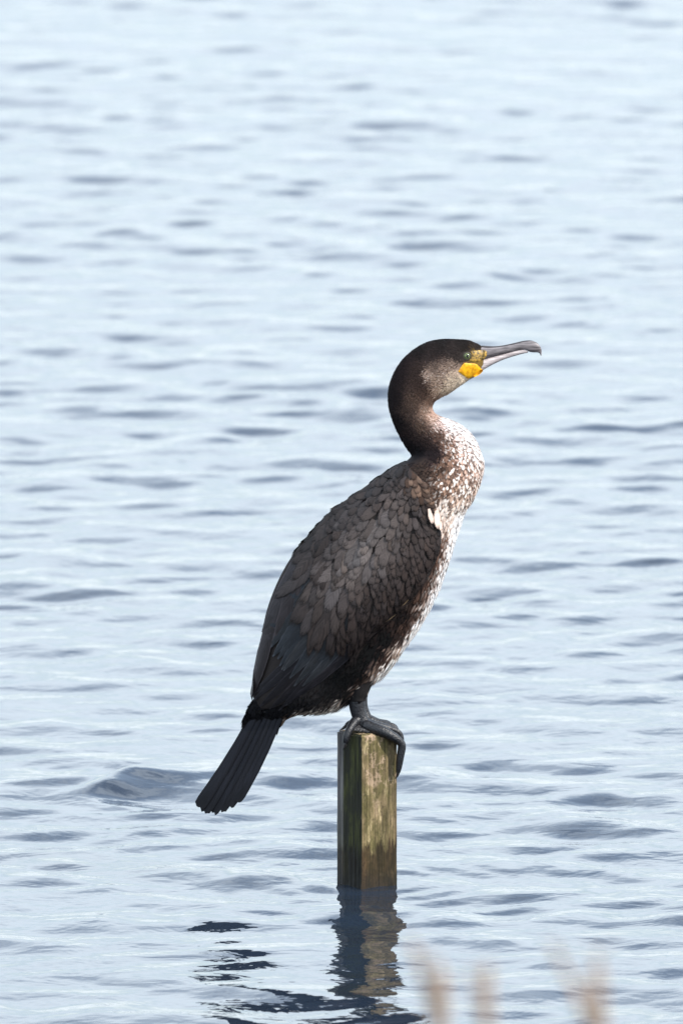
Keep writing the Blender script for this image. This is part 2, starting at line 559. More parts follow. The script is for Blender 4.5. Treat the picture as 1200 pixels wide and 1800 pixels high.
ang = np.linspace(0, 2 * math.pi, MA, endpoint=False)
def body_grid(rows, grow=0.0):
    D, V, w = rows[:, 0:2], rows[:, 2:4], rows[:, 4]
    c = (D + V) / 2
    ax = (V - D) / 2
    la = np.linalg.norm(ax, axis=1)[:, None]
    ax = ax * (la + grow) / la
    P2 = c[:, None, :] + ax[:, None, :] * np.cos(ang)[None, :, None]
    sn = np.sin(ang)
    dep = (w[:, None] + grow) * np.sign(sn)[None] * np.abs(sn)[None] ** 0.92
    return P2, dep
P2, DEP = body_grid(rows)
nb = len(rows)
BODY = Bn(P2[..., 0], P2[..., 1], DEP)

# plumage colour: soft map over the bird's side, its markings, with neck-base and under-wing shade and a brightened belly painted in
CP = [
 # x, y, r, g, b, mottle
 (740, 610, 30, 25, 25, .1), (780, 602, 28, 23, 23, .1), (815, 603, 30, 25, 24, .1), (770, 612, 34, 28, 28, .1), (843, 610, 46, 40, 38, .1), (715, 625, 38, 31, 31, .1),
 (700, 650, 36, 29, 29, .1), (690, 690, 34, 28, 28, .1), (695, 735, 34, 28, 28, .1), (712, 775, 30, 25, 26, .1), (800, 612, 42, 36, 35, .1),
 (735, 645, 52, 43, 40, .1), (762, 622, 46, 39, 38, .1), (770, 638, 98, 84, 76, .2), (838, 628, 120, 96, 48, .05), (848, 634, 130, 106, 60, .05), (842, 622, 100, 80, 42, .05), (755, 655, 146, 126, 112, .35), (740, 668, 58, 47, 43, .2),
 (782, 646, 140, 120, 107, .3), (798, 640, 128, 110, 98, .2), (806, 622, 48, 42, 40, .1), (799, 653, 190, 168, 148, .2), (795, 668, 208, 188, 164, .2),
 (815, 670, 224, 205, 180, .1), (785, 682, 198, 176, 152, .2), (772, 688, 150, 126, 108, .2), (775, 668, 150, 128, 112, .3), (758, 700, 92, 74, 64, .2),
 (745, 685, 66, 53, 47, .2), (725, 700, 70, 57, 50, .2), (712, 720, 60, 49, 44, .2), (745, 716, 108, 88, 76, .3), (757, 726, 150, 124, 110, .4),
 (735, 745, 74, 60, 52, .3), (720, 755, 46, 37, 35, .2), (742, 770, 44, 35, 33, .2), (730, 788, 26, 21, 23, .1), (760, 790, 36, 28, 29, .2),
 (765, 760, 80, 62, 54, .4), (770, 742, 170, 148, 140, .5), (780, 737, 226, 220, 219, .5), (802, 748, 222, 217, 216, .7), (820, 766, 224, 219, 218, .65),
 (836, 792, 216, 207, 203, .75), (792, 750, 200, 190, 186, .8), (812, 772, 190, 176, 170, .85), (800, 765, 185, 165, 158, .8), (785, 772, 120, 92, 78, .7), (790, 795, 120, 94, 80, .8), (810, 790, 180, 152, 140, .9),
 (808, 815, 165, 136, 120, .9), (832, 822, 170, 145, 132, .9), (848, 818, 190, 170, 160, .7), (775, 812, 92, 72, 61, .6), (745, 815, 56, 46, 41, .3),
 (790, 838, 150, 122, 105, .9), (830, 850, 185, 160, 145, .9), (808, 862, 185, 160, 143, .9), (775, 855, 100, 80, 68, .7), (784, 884, 235, 218, 206, .4),
 (800, 885, 215, 195, 180, .7), (818, 900, 248, 244, 242, .2), (803, 932, 248, 245, 244, .25), (797, 965, 248, 246, 245, .2), (783, 1000, 248, 246, 245, .2),
 (768, 1035, 248, 244, 242, .2), (747, 1080, 248, 244, 240, .12), (719, 1124, 248, 242, 236, .12), (690, 1162, 246, 240, 232, .15), (655, 1199, 244, 236, 226, .2),
 (806, 915, 246, 242, 240, .2), (793, 950, 246, 242, 240, .3), (786, 980, 246, 242, 240, .3), (772, 1018, 246, 242, 240, .3), (757, 1052, 246, 242, 238, .15), (733, 1100, 246, 240, 234, .15),
 (788, 912, 205, 184, 170, .6), (782, 935, 100, 77, 66, .8), (780, 962, 96, 75, 65, .8), (768, 985, 84, 66, 58, .8), (762, 1010, 96, 76, 67, .8),
 (748, 1035, 70, 55, 48, .6), (736, 1062, 70, 54, 47, .6), (720, 1090, 80, 62, 54, .6), (705, 1098, 46, 37, 34, .3), (706, 1128, 150, 130, 116, .5), (703, 1147, 246, 238, 230, .15), (676, 1174, 246, 238, 228, .2),
 (684, 1140, 56, 44, 39, .4), (668, 1166, 120, 100, 88, .5), (650, 1180, 56, 46, 41, .3), (636, 1204, 110, 94, 84, .4),
 (765, 950, 42, 33, 30, .2), (742, 1005, 32, 26, 25, .1), (718, 1062, 28, 23, 22, .1), (690, 1100, 24, 20, 20, .05), (660, 1130, 20, 18, 19, .05),  # dark flank, deepened with the wing's shade painted in
 (640, 1165, 21, 19, 20, .05), (610, 1180, 21, 20, 21, .05), (622, 1210, 24, 21, 21, .05), (590, 1200, 26, 25, 26, .1), (570, 1215, 36, 35, 36, .3), (540, 1222, 28, 27, 28, .2),
 (600, 1228, 130, 116, 103, .4), (604, 1242, 240, 230, 214, .2), (582, 1249, 220, 204, 182, .3), (585, 1226, 60, 54, 50, .3), (596, 1237, 235, 224, 208, .25), (576, 1244, 225, 210, 190, .3), (562, 1248, 215, 198, 176, .35), (538, 1251, 190, 168, 146, .4), (552, 1252, 205, 184, 162, .4),
 (556, 1235, 44, 40, 38, .4), (528, 1254, 150, 128, 110, .5), (520, 1238, 28, 27, 28, .2), (508, 1264, 150, 125, 105, .4), (485, 1250, 24, 23, 25, .1), (465, 1255, 24, 23, 25, .1),
 (650, 870, 46, 41, 39, .3), (700, 850, 52, 45, 42, .4), (560, 960, 46, 42, 40, .3), (500, 1050, 42, 39, 39, .3), (470, 1170, 36, 35, 37, .2)]
CPA = np.array(CP, float)
CPL = deep(np.array([srgb(*c[2:5]) for c in CP]))
def plum(px, py):
    q = np.stack([np.ravel(px), np.ravel(py)], -1)
    out = np.empty((len(q), 4))
    for a in range(0, len(q), 20000):
        d2 = ((q[a:a + 20000, None, :] - CPA[None, :, :2]) ** 2).sum(-1) + 6.0
        w = d2 ** -2.2
        w /= w.sum(1, keepdims=True)
        out[a:a + 20000, :3] = np.exp(w @ np.log(CPL))
        out[a:a + 20000, 3] = w @ CPA[:, 5]
    return out
colb = plum(P2[..., 0], P2[..., 1])
verts = BODY.reshape(-1, 3)
faces = grid_faces(nb, MA, True).tolist()
faces.append(list(range(MA))); faces.append(list(range((nb - 1) * MA, nb * MA))[::-1])
body = mesh_obj('body', verts, faces, M_BODY, bird, None, colb[:, :3])
body_bvh = BVHTree.FromPolygons([Vector(v) for v in verts], [tuple(f) for f in faces])

def bare(px, py):
    """1 on bare skin round the bill and eye, where no small feathers grow"""
    px = np.asarray(px); py = np.asarray(py)
    a = (px > 806) & (py > 634 + np.clip(812 - px, 0, 9) * 1.5) & (py < 664 - np.clip(px - 826, 0, 40) * 0.62 - np.clip(818 - px, 0, 20) * 1.3)
    e = (px - 820) ** 2 + (py - 623.5) ** 2 < 9.5 ** 2
    l = (px > 822) & (py > 613 + 0 * px) & (py < 637)
    return a | e | l

# --- small body feathers: one joined layer laid along the bird from bill to tail
FU = np.array([-1, -0.55, 0, 0.55, 1.0])
def small_feathers(Pg, P2g, n, size_fn, seed, skip_fn=None, tip=(0.6, 2.0)):
    r = np.random.default_rng(seed)
    n1, m1 = Pg.shape[:2]
    a = Pg[:-1]; b_ = Pg[1:]
    e1 = b_ - a
    e2 = np.roll(a, -1, 1) - a
    area = np.linalg.norm(np.cross(e1, e2), axis=-1)
    dens = area / size_fn(P2g[:-1, :, 0], P2g[:-1, :, 1])[2]
    prob = (dens / dens.sum()).ravel()
    idx = r.choice(len(prob), n, p=prob)
    i, j = idx // m1, idx % m1
    fu, fv = r.random(n), r.random(n)
    jn = (j + 1) % m1
    def bil(G):
        return (G[i, j] * ((1 - fu) * (1 - fv))[:, None] + G[i + 1, j] * (fu * (1 - fv))[:, None] +
                G[i, jn] * ((1 - fu) * fv)[:, None] + G[i + 1, jn] * (fu * fv)[:, None])
    P = bil(Pg); Q = bil(P2g)
    T = Pg[i + 1, j] - Pg[i, j]; T /= np.linalg.norm(T, axis=1)[:, None] + 1e-12
    W_ = Pg[i, jn] - Pg[i, j]
    Nn = np.cross(T, W_); Nn /= np.linalg.norm(Nn, axis=1)[:, None] + 1e-12
    cen = Pg.mean(1)[i]
    sg = np.sign(((P - cen) * Nn).sum(1)); sg[sg == 0] = 1
    Nn *= sg[:, None]
    Wd = np.cross(Nn, T)
    keep = ~bare(Q[:, 0], Q[:, 1])
    if skip_fn is not None:
        keep &= ~skip_fn(Q[:, 0], Q[:, 1], P)
    P, Q, T, Nn, Wd = P[keep], Q[keep], T[keep], Nn[keep], Wd[keep]
    n = len(P)
    yaw = r.normal(0, 0.22, n)
    T2 = T * np.cos(yaw)[:, None] + Wd * np.sin(yaw)[:, None]
    Wd = -T * np.sin(yaw)[:, None] + Wd * np.cos(yaw)[:, None]
    Ln, Wn, _ = size_fn(Q[:, 0], Q[:, 1])
    Ln = Ln * S * r.uniform(0.75, 1.25, n); Wn = Wn * S * r.uniform(0.75, 1.2, n)
    c4 = plum(Q[:, 0] + r.normal(0, 2.5, n), Q[:, 1] + r.normal(0, 2.5, n))
    col = c4[:, :3]
    mt = c4[:, 3]
    # mottling: whole feathers darker or paler
    pick = r.random(n)
    lum = col.mean(1)
    dk = np.clip(mt, 0, 1) * 0.42
    dark = pick < dk
    lite = pick > 1 - np.clip(mt, 0, 1) * 0.42
    br = np.array(srgb(70, 52, 44))
    col = np.where(dark[:, None], col * 0.25 + br * 0.75 * np.clip(lum / 0.2, 0.1, 1)[:, None], col)
    pale = np.array(srgb(238, 228, 220))
    k = (np.clip(mt, 0, 1) * 0.8)[:, None]
    col = np.where(lite[:, None], col * (1 - k) + pale * k * np.clip(lum / 0.16 - 0.12, 0.02, 1)[:, None], col)
    col = col * r.uniform(0.78, 1.22, n)[:, None]
    col = np.clip(col, 0.004, 0.86)
    vs = np.array([0.0, 0.35, 0.75, 1.0]); wp = np.array([0.5, 0.95, 0.8, 0.12]); us = np.array([-1, 0, 1.0])
    lift0, lift1 = -0.8 * S, np.minimum(tip[0] * S + 0.10 * Ln, tip[1] * S)
    out, uv = [], []
    for v, w_ in zip(vs, wp):
        for u in us:
            pos = P + T2 * (Ln * v)[:, None] + Wd * (Wn * 0.5 * u * w_)[:, None]
            pos = pos + Nn * (lift0 + (lift1 - lift0) * v ** 1.2 - 0.12 * Wn * u * u)[:, None]
            out.append(pos); uv.append(np.tile([0.5 + 0.5 * u, v], (n, 1)))
    V = np.stack(out, 1); UV = np.stack(uv, 1)
    fq = grid_faces(4, 3)
    Fa = (np.arange(n)[:, None, None] * 12 + fq[None]).reshape(-1, 4)
    return V.reshape(-1, 3), Fa, UV.reshape(-1, 2), np.repeat(col, 12, 0)

def size_body(x, y):
    x = np.asarray(x, float); y = np.asarray(y, float)
    g = np.interp(y + 0.25 * np.clip(800 - x, 0, 400) * (y > 800), [600, 690, 760, 820, 900, 1000, 1150, 1260], [6, 7.5, 9.5, 14, 19, 24, 28, 26])
    w = g * np.interp(y, [600, 700, 760, 820, 900, 1000, 1260], [0.30, 0.32, 0.40, 0.48, 0.42, 0.26, 0.2])
    return g, w, g * w
def under_wing(x, y, P):
    # hidden below the folded wing: no need for small feathers there
    t = (x - 552) * (1075 - 930) - (y - 930) * (690 - 552)
    lo = np.interp(x, [440, 500, 560, 615, 690, 743, 765], [1200, 1205, 1150, 1110, 1040, 970, 900])
    up = np.interp(x, [440, 480, 524, 584, 662, 720], [1260, 1060, 985, 918, 862, 830])
    return (y < lo) & (y > up + 6) & (x < 760)
V, Fa, UV, CO = small_feathers(BODY, P2, 34000, size_body, 5, under_wing)
plumage = mesh_obj('plumage', V, Fa, M_PLUME, bird, UV, CO)
plumage['kind'] = 'stuff'
plumage['label'] = 'small overlapping feathers of head, neck, breast and belly'

# --- folded wings
WS = [(711, 810, 748, 842, 50), (695, 818, 768, 895, 68), (662, 841, 772, 950, 80), (620, 871, 753, 1000, 87), (584, 896, 726, 1040, 90),
      (552, 929, 691, 1075, 89), (524, 963, 655, 1108, 85), (500, 999, 616, 1143, 78), (480, 1041, 578, 1177, 68), (466, 1084, 541, 1208, 56),
      (459, 1128, 506, 1230, 43), (450, 1174, 476, 1242, 29), (443, 1220, 453, 1246, 14)]
WSR = catmull(WS, 6)
TT = np.linspace(0, 1, 29)
FT = np.interp(TT, [0, .08, .2, .4, .65, .85, .95, 1], [.04, .32, .58, .85, .99, 1.0, .95, .86])
def wing_grid(sign):
    d, l, w = WSR[:, 0:2], WSR[:, 2:4], WSR[:, 4]
    q = d[:, None] + (l - d)[:, None] * TT[None, :, None]
    dep = w[:, None] * FT[None]
    for i in range(q.shape[0]):
        for j in range(1, q.shape[1] - 1):
            p = B(q[i, j, 0], q[i, j, 1])
            h = body_bvh.ray_cast(Vector((p.x, -1, p.z)), Vector((0, 1, 0)))[0]
            if h is not None:
                dep[i, j] = max(dep[i, j], -h.y / S + 4.0)
    for _ in range(3):
        d2 = dep.copy()
        d2[1:-1, 1:-1] = (dep[:-2, 1:-1] + dep[2:, 1:-1] + dep[1:-1, :-2] + dep[1:-1, 2:] + 2 * dep[1:-1, 1:-1]) / 6
        dep = np.maximum(d2, dep - 3)
    return q, sign * dep
def build_wing_base(sign, name):
    q, dep = wing_grid(sign)
    P = Bn(q[..., 0], q[..., 1], dep)
    n, m = P.shape[:2]
    inner = Bn(q[..., 0] + 2, q[..., 1], dep - sign * 7)
    V = np.vstack([P.reshape(-1, 3), inner.reshape(-1, 3)])
    f = grid_faces(n, m)
    Fc = f.tolist() + (f[:, ::-1] + n * m).tolist()
    edge = [i * m for i in range(n)] + [(n - 1) * m + j for j in range(1, m)] + [i * m + m - 1 for i in range(n - 2, -1, -1)] + list(range(m - 2, 0, -1))
    for a, b_ in zip(edge, edge[1:] + edge[:1]):
        Fc.append([a, b_, b_ + n * m, a + n * m])
    o = mesh_obj(name, V, Fc, M_WINGBASE, bird)
    bv = BVHTree.FromPolygons([Vector(v) for v in P.reshape(-1, 3)], [tuple(x) for x in f.tolist()])
    return o, bv
wing, wing_bvh = build_wing_base(-1, 'wing')

def make_surf(bvh, sign=-1):
    def surf(px, py):
        p = B(px, py, 0)
        hit, nrm, _, _ = bvh.ray_cast(Vector((p.x, sign * 1.0, p.z)), Vector((0, -sign, 0)))
        if hit is None:
            hit, nrm, _, _ = bvh.find_nearest(Vector((p.x, sign * 0.02, p.z)))
            if py > 1120 or py < 780:
                hit = Vector((p.x, hit.y, p.z))
            nrm = Vector((0, sign, 0))
        if nrm.y * sign < 0:
            nrm = -nrm
        return np.array(hit), np.array(nrm)
    return surf
wsurf = make_surf(wing_bvh)

def conform_feather(surf, x0, y0, x1, y1, W, lift0, lift1, pointed=0.5, bend=0.0, tilt=0.6, nv=6, nu=4):
    dx, dy = x1 - x0, y1 - y0
    L = math.hypot(dx, dy)
    ux, uy = dx / L, dy / L
    qx, qy = -uy, ux
    V, UV = [], []
    vs = np.array([0, .2, .42, .64, .82, .93, 1.0]) if nv == 6 else np.linspace(0, 1, nv + 1)
    for v in vs:
        base = min(1.0, 0.55 + 1.1 * v)
        if v > 0.55:
            k = (v - 0.55) / 0.45
            tipw = max(0.0, 1 - k ** (2.6 - 1.4 * pointed)) ** (0.5 + 0.25 * pointed)
            base *= max(tipw, 0.10)
        off = bend * L * (v * v)
        for u in np.linspace(-1, 1, nu + 1):
            x = x0 + ux * L * v + qx * (u * W * 0.5 * base + off)
            y = y0 + uy * L * v + qy * (u * W * 0.5 * base + off)
            p, n = surf(x, y)
            lf = lift0 + (lift1 - lift0) * v + tilt * u - 0.022 * W * u * u
            V.append(p + n * (lf * S)); UV.append((0.5 + 0.5 * u, v))
    return np.array(V), grid_faces(len(vs), nu + 1), np.array(UV)

WIDX = np.linspace(0, len(WS) - 1, len(WSR))
def wpos(s, t):
    d = [np.interp(s, WIDX, WSR[:, k]) for k in range(4)]
    return d[0] + (d[2] - d[0]) * t, d[1] + (d[3] - d[1]) * t

specs = []      # x0,y0,x1,y1,W,lift0,lift1,pointed,bend,colour
fr = np.random.default_rng(21)
def tint(c, j=0.12):
    k = 1 + fr.normal(0, j)
    w = fr.normal(0, 0.03)
    c = deep(srgb(*c))
    return np.clip(c * k * np.array([1 + w, 1, 1 - w]), 0.004, 0.5)
# primaries and secondaries: long, one by one
LONG = []
for k in range(9):
    f = k / 8
    LONG.append((652 - 74 * f, 1110 - 22 * f, 504 - 62 * f + 4 * fr.normal(), 1231 + 16 * math.sin(math.pi * f) - 8 * f, 14, 'p'))
for k in range(14):
    f = k / 13
    LONG.append((640 - 88 * f, 1080 - 96 * f, 534 - 62 * f + 3 * fr.normal(), 1200 - 78 * f + 16 * math.sin(math.pi * f) + 4 * fr.normal(), 15.5 + 5 * f, 's'))
LONG += [
 (546, 972, 484, 1112, 27, 't'), (536, 962, 468, 1112, 24, 't'), (524, 978, 462, 1138, 22, 't'), (508, 1010, 454, 1176, 20, 't'), (494, 1050, 446, 1206, 19, 't'), (482, 1100, 442, 1228, 17, 't')]
LC = {'p': (46, 44, 46), 's': (52, 53, 55), 't': (52, 48, 49)}
for k, (a, b_, c, d, w, kind) in enumerate(LONG):
    l0 = {'p': 0.8 + 0.12 * k, 's': 1.6 + 0.14 * (k - 9), 't': 3.6 + 0.2 * (k - 23)}[kind]
    specs.append((a, b_, c, d, w, l0 - 0.5, l0 + 0.8, 0.75 if kind != 't' else 0.9, fr.normal(0, 0.012) + (0.03 if kind == 's' else 0.0), tint(LC[kind], 0.17), 'flight'))
# coverts and scapulars in shingled rows
s = 7.6
row = 0
while s > 0.0:
    xm, ym = wpos(s, 0.0); xe, ye = wpos(s, 1.0)
    width = math.hypot(xe - xm, ye - ym)
    t = 0.0
    off = 0.5 * (row % 2)
    k = 0
    while True:
        # scapulars above, coverts below
        sc = float(np.interp(t, [0, 0.12, 0.28, 0.45, 0.58, 1], [0.3, 0.8, 1, 0.8, 0.0, 0.0]) * np.interp(s, [1.6, 3.0], [0, 1]))
        L = (19 + 2.0 * s) * (1 - sc) + (22 + 7.0 * s) * sc
        Wf = np.interp(s, [0, 1.5, 3, 7], [13.5, 13.5, 11.5, 13]) * (1 - sc) + (14 + 2.3 * s) * sc
        t += (0.53 * Wf) / width * (0.5 if k == 0 and off else 1.0)
        k += 1
        if t > 0.985:
            break
        smax = np.interp(t, [0, 0.25, 0.55, 0.8, 1.0], [5.2, 6.0, 6.6, 6.8, 6.2])
        if s > smax + 0.15:
            continue
        ss = s + fr.normal(0, 0.13)
        tt = min(0.985, max(0.01, t + fr.normal(0, 0.018)))
        x0, y0 = wpos(max(0, ss - 0.25), tt)
        xa, ya = wpos(min(12, ss + 0.6), min(1.0, tt + 0.02 + 0.06 * tt))
        an = math.atan2(ya - y0, xa - x0) + fr.normal(0, 0.16) + np.interp(tt, [0, 0.45, 0.65, 0.85, 1], [0.0, -0.12, -0.42, -0.30, 0.0])
        L *= fr.uniform(0.8, 1.25)
        x1, y1 = x0 + L * math.cos(an), y0 + L * math.sin(an)
        # colours: mantle dark brown, big scapulars greyer and paler, coverts brown
        mid = math.exp(-((tt - 0.36) / 0.24) ** 2) * math.exp(-((s - 3.8) / 2.4) ** 2)
        c = np.array([56, 49, 47.]) * (1 - mid) + np.array([94, 87, 84.]) * mid
        c = c * np.interp(tt, [0, 0.10, 0.25, 0.8, 1.0], [0.80, 0.84, 1.0, 1.0, 0.84])
        c = c * np.interp(s, [4.5, 7], [1.0, 0.90])
        if s < 1.1 and tt > 0.3:
            c = np.array([70, 57, 50.]) if fr.random() < 0.7 else np.array([104, 85, 73.])
        if s < 0.7 and (tt < 0.25 or fr.random() < 0.45):
            continue
        L *= np.interp(s - smax, [-1.3, 0], [1.0, 1.7])
        x1, y1 = x0 + L * math.cos(an), y0 + L * math.sin(an)
        l0 = 3.0 + 0.8 * sc + np.interp(s, [0, 6], [0.5, 2.0]) * 0.5
        specs.append((x0, y0, x1, y1, Wf * fr.uniform(0.8, 1.15), l0 - 1.6, l0 + 0.7 + 0.012 * L, fr.uniform(0.45, 1.0), fr.normal(0, 0.06), tint(c, 0.18), 'scap' if sc > 0.45 else 'cov'))
    s -= 0.36 if s > 2 else 0.29
    row += 1
# a few white feathers at the bend of the wing and a pale edge under it
for (a, b_, c, d, w) in [(752, 884, 757, 912, 9), (763, 888, 764, 922, 10), (770, 900, 768, 926, 8)]:
    specs.append((a, b_, c, d, w, 6, 9, 0.7, 0.0, np.array(srgb(215, 190, 175)), 'cov'))
for (a, b_, c, d, w) in [(716, 1042, 696, 1064, 2.8), (694, 1068, 674, 1084, 2.2)]:
    specs.append((a, b_, c, d, w, 3.6, 4.2, 1.0, 0.02, np.array(srgb(128, 108, 82)), 'scap'))
order = sorted(range(len(specs)), key=lambda i: -math.hypot(specs[i][2] - specs[i][0], specs[i][3] - specs[i][1]) * specs[i][4])

bag = Bag()
far = Bag()
for rank, i in enumerate(order):
    sp = specs[i]
    V, Fq, UV = conform_feather(wsurf, *sp[:9], tilt=fr.uniform(0.1, 0.5))
    if rank < 280:
        o = V[2].copy()
        f = mesh_obj('feather', V - o, Fq, {'cov': M_FEATHER, 'scap': M_SCAP, 'flight': M_FLIGHT}[sp[10]], wing, UV)
        f.location = o
        f.color = (*sp[9], 1)
    else:
        bag.add(V, Fq, UV, sp[9])
    V2 = V.copy(); V2[:, 1] *= -1
    far.add(V2, Fq[:, ::-1], UV, sp[9])
if bag.n:
    sc_ = bag.build('small_coverts', M_COVERT, wing)
    sc_['kind'] = 'stuff'
wing_far, _ = build_wing_base(1, 'wing')
fo = far.build('wing_feathers', M_COVERT, wing_far)
fo['kind'] = 'stuff'

# --- tail: six feathers on each side, laid like a narrow roof
tail = bpy.data.objects.new('tail', None)
C.objects.link(tail)
tail.parent = bird
tail.location = B(470, 1255, 0) - bird.location
tail.empty_display_size = 0.02
bpy.context.view_layer.update()
def tail_feather(side, k):
    t = k / 5.0
    x0, y0 = 452 + 38 * t, 1246 + 12 * t
    tips = [(348, 1418), (357, 1427), (372, 1427), (386, 1423), (400, 1415), (414, 1404)]
    x1, y1 = tips[k]
    if side > 0:
        x1 += 4; y1 -= 5
    d0, d1 = 2.0 + 13 * t, 4.0 + 20 * t
    W = 18.5
    dx, dy = x1 - x0, y1 - y0
    L = math.hypot(dx, dy); ux, uy = dx / L, dy / L
    qx, qy = uy, -ux                       # towards the tail's lower edge
    if qx < 0: qx, qy = -qx, -qy
    V, UV = [], []
    r_ = random.Random(k * 7 + (3 if side > 0 else 1))
    nr = [r_.uniform(-4.0, 0.5) for _ in range(5)]
    for v in (0, .15, .35, .6, .8, .92, 0.975, 1.0):
        wid = W * (0.75 + 0.45 * v) * (1.0 if v < .93 else (0.88 if v < 0.99 else 0.62))
        for ju, u in enumerate((-1, -.5, 0, .5, 1)):
            jag = nr[ju] if v == 1.0 else 0
            x = x0 + ux * (L * v + jag) + qx * u * wid / 2 + 5 * qx * math.sin(v * 3.14) * 0.8
            y = y0 + uy * (L * v + jag) + qy * u * wid / 2 + 5 * qy * math.sin(v * 3.14) * 0.8
            d = d0 + (d1 - d0) * v + u * (4.2 + 2 * v) + 2.2 * (1 - u * u) + 0.9 * (5 - k)
            V.append(Bn(x, y, side * d)); UV.append((0.5 + 0.5 * u, v))
    V = np.array(V)
    o = V[2].copy()
    f = mesh_obj('tail_feather', V - o, grid_faces(8, 5), M_TAIL, tail, np.array(UV))
    f.location = o
    f.matrix_parent_inverse = tail.matrix_world.inverted()
    c = tint((34, 35, 40), 0.10)
    f.color = (*c, 1)
for side in (-1, 1):
    for k in range(6):
        tail_feather(side, k)
# tail coverts over the base of the tail and dark rump feathers below the wing tips
bsurf = make_surf(body_bvh)
tb = Bag()
for k in range(130):
    t = fr.random(); u = fr.random()
    x0 = 450 + 52 * t - 6 * u; y0 = 1222 + 38 * u + 8 * t
    L = fr.uniform(24, 42)
    an = math.radians(122 + fr.normal(0, 9))
    for sg in (-1, 1):
        V, Fq, UV = conform_feather(bsurf, x0, y0, x0 + L * math.cos(an), y0 + L * math.sin(an), fr.uniform(9, 13), 0.5, 3.0 + 2 * fr.random(), 0.8, 0.0, nv=4, nu=2)
        if sg > 0:
            V[:, 1] *= -1
        tb.add(V, Fq, UV, tint((29, 28, 30), 0.2))
to = tb.build('tail_coverts', M_COVERT, bird)
to['kind'] = 'stuff'

# --- bill
def bill_loft(name, st, mat, m=20, parent=bird):
    R_ = catmull(st, 6)
    V = []
    for (xa, ya, xb, yb, w) in R_:
        for k in range(m):
            a = 2 * math.pi * k / m
            cx, cy = (xa + xb) / 2, (ya + yb) / 2
            V.append(Bn(cx + (xb - xa) / 2 * math.cos(a), cy + (yb - ya) / 2 * math.cos(a), w * np.sign(math.sin(a)) * abs(math.sin(a)) ** 0.85))
    V = np.array(V)
    n = len(R_)
    F_ = grid_faces(n, m, True).tolist()
    F_.append(list(range(m))); F_.append(list(range((n - 1) * m, n * m))[::-1])
    return mesh_obj(name, V, F_, mat, parent)

def bill_mat(name, a, b_, zc):
    m, nt, b = new_mat(name)
    N, L = nt.nodes, nt.links
    tc = N.new('ShaderNodeTexCoord')
    mp = N.new('ShaderNodeMapping'); mp.inputs['Scale'].default_value = (60, 200, 500)
    mp.inputs['Rotation'].default_value = (0, 0.25, 0)
    nz = N.new('ShaderNodeTexNoise'); nz.inputs['Scale'].default_value = 1.0; nz.inputs['Detail'].default_value = 4
    L.new(tc.outputs['Object'], mp.inputs[0]); L.new(mp.outputs[0], nz.inputs['Vector'])
    r = N.new('ShaderNodeValToRGB')
    r.color_ramp.elements[0].position = 0.35; r.color_ramp.elements[0].color = (*a, 1)
    r.color_ramp.elements[1].position = 0.65; r.color_ramp.elements[1].color = (*b_, 1)
    L.new(nz.outputs['Fac'], r.inputs[0]); L.new(r.outputs[0], b.inputs['Base Color'])
    b.inputs['Roughness'].default_value = 0.42
    return m
M_UP = bill_mat('horn_grey', srgb(74, 68, 68), srgb(128, 120, 120), 0)
M_LOW = bill_mat('horn_pale', srgb(146, 134, 132), srgb(206, 194, 190), 0)
upper = bill_loft('upper_bill', [(838, 607, 838, 633, 11), (852, 610.5, 850, 631, 10), (866, 610.5, 865, 627, 8.6), (884, 608.5, 885, 622.5, 7), (903, 604.5, 905, 617.5, 5.8),
   (919, 600.5, 921, 615.5, 5.4), (932, 599, 930, 618.5, 5.2), (942, 602, 936, 619.5, 4.6), (948, 608, 941, 619.5, 3.6), (950.5, 614, 945.5, 620, 2.4), (950.8, 620, 947.8, 622, 1.4), (950.6, 625, 949.4, 625.5, 0.5)], M_UP)
lower = bill_loft('lower_bill', [(832, 632, 836, 656, 10.5), (846, 631, 850, 649.5, 9.6), (864, 626.5, 866, 640.5, 7.6), (884, 621.5, 886, 631.5, 5.8), (903, 616.5, 905, 625.5, 4.6), (917, 613.5, 918, 621.8, 3.8), (927, 613, 927, 620.2, 2.6)], M_LOW)
# dark ridge along the top of the bill
rp = catmull([(846, 610, 0), (866, 610.5, 0), (884, 608.6, 0), (903, 604.4, 0), (919, 600.6, 0), (932, 599.6, 0), (941, 602, 0)], 5)
V, F_ = tube(np.array([Bn(x, y + 0.8, d) for x, y, d in rp]), np.interp(np.linspace(0, 1, len(rp)), [0, .2, .8, 1], [3.6, 2.6, 2.2, 1.2]) * S, 10)
mesh_obj('bill_ridge', V, F_, simple('horn_dark', srgb(52, 46, 46), 0.4), upper)

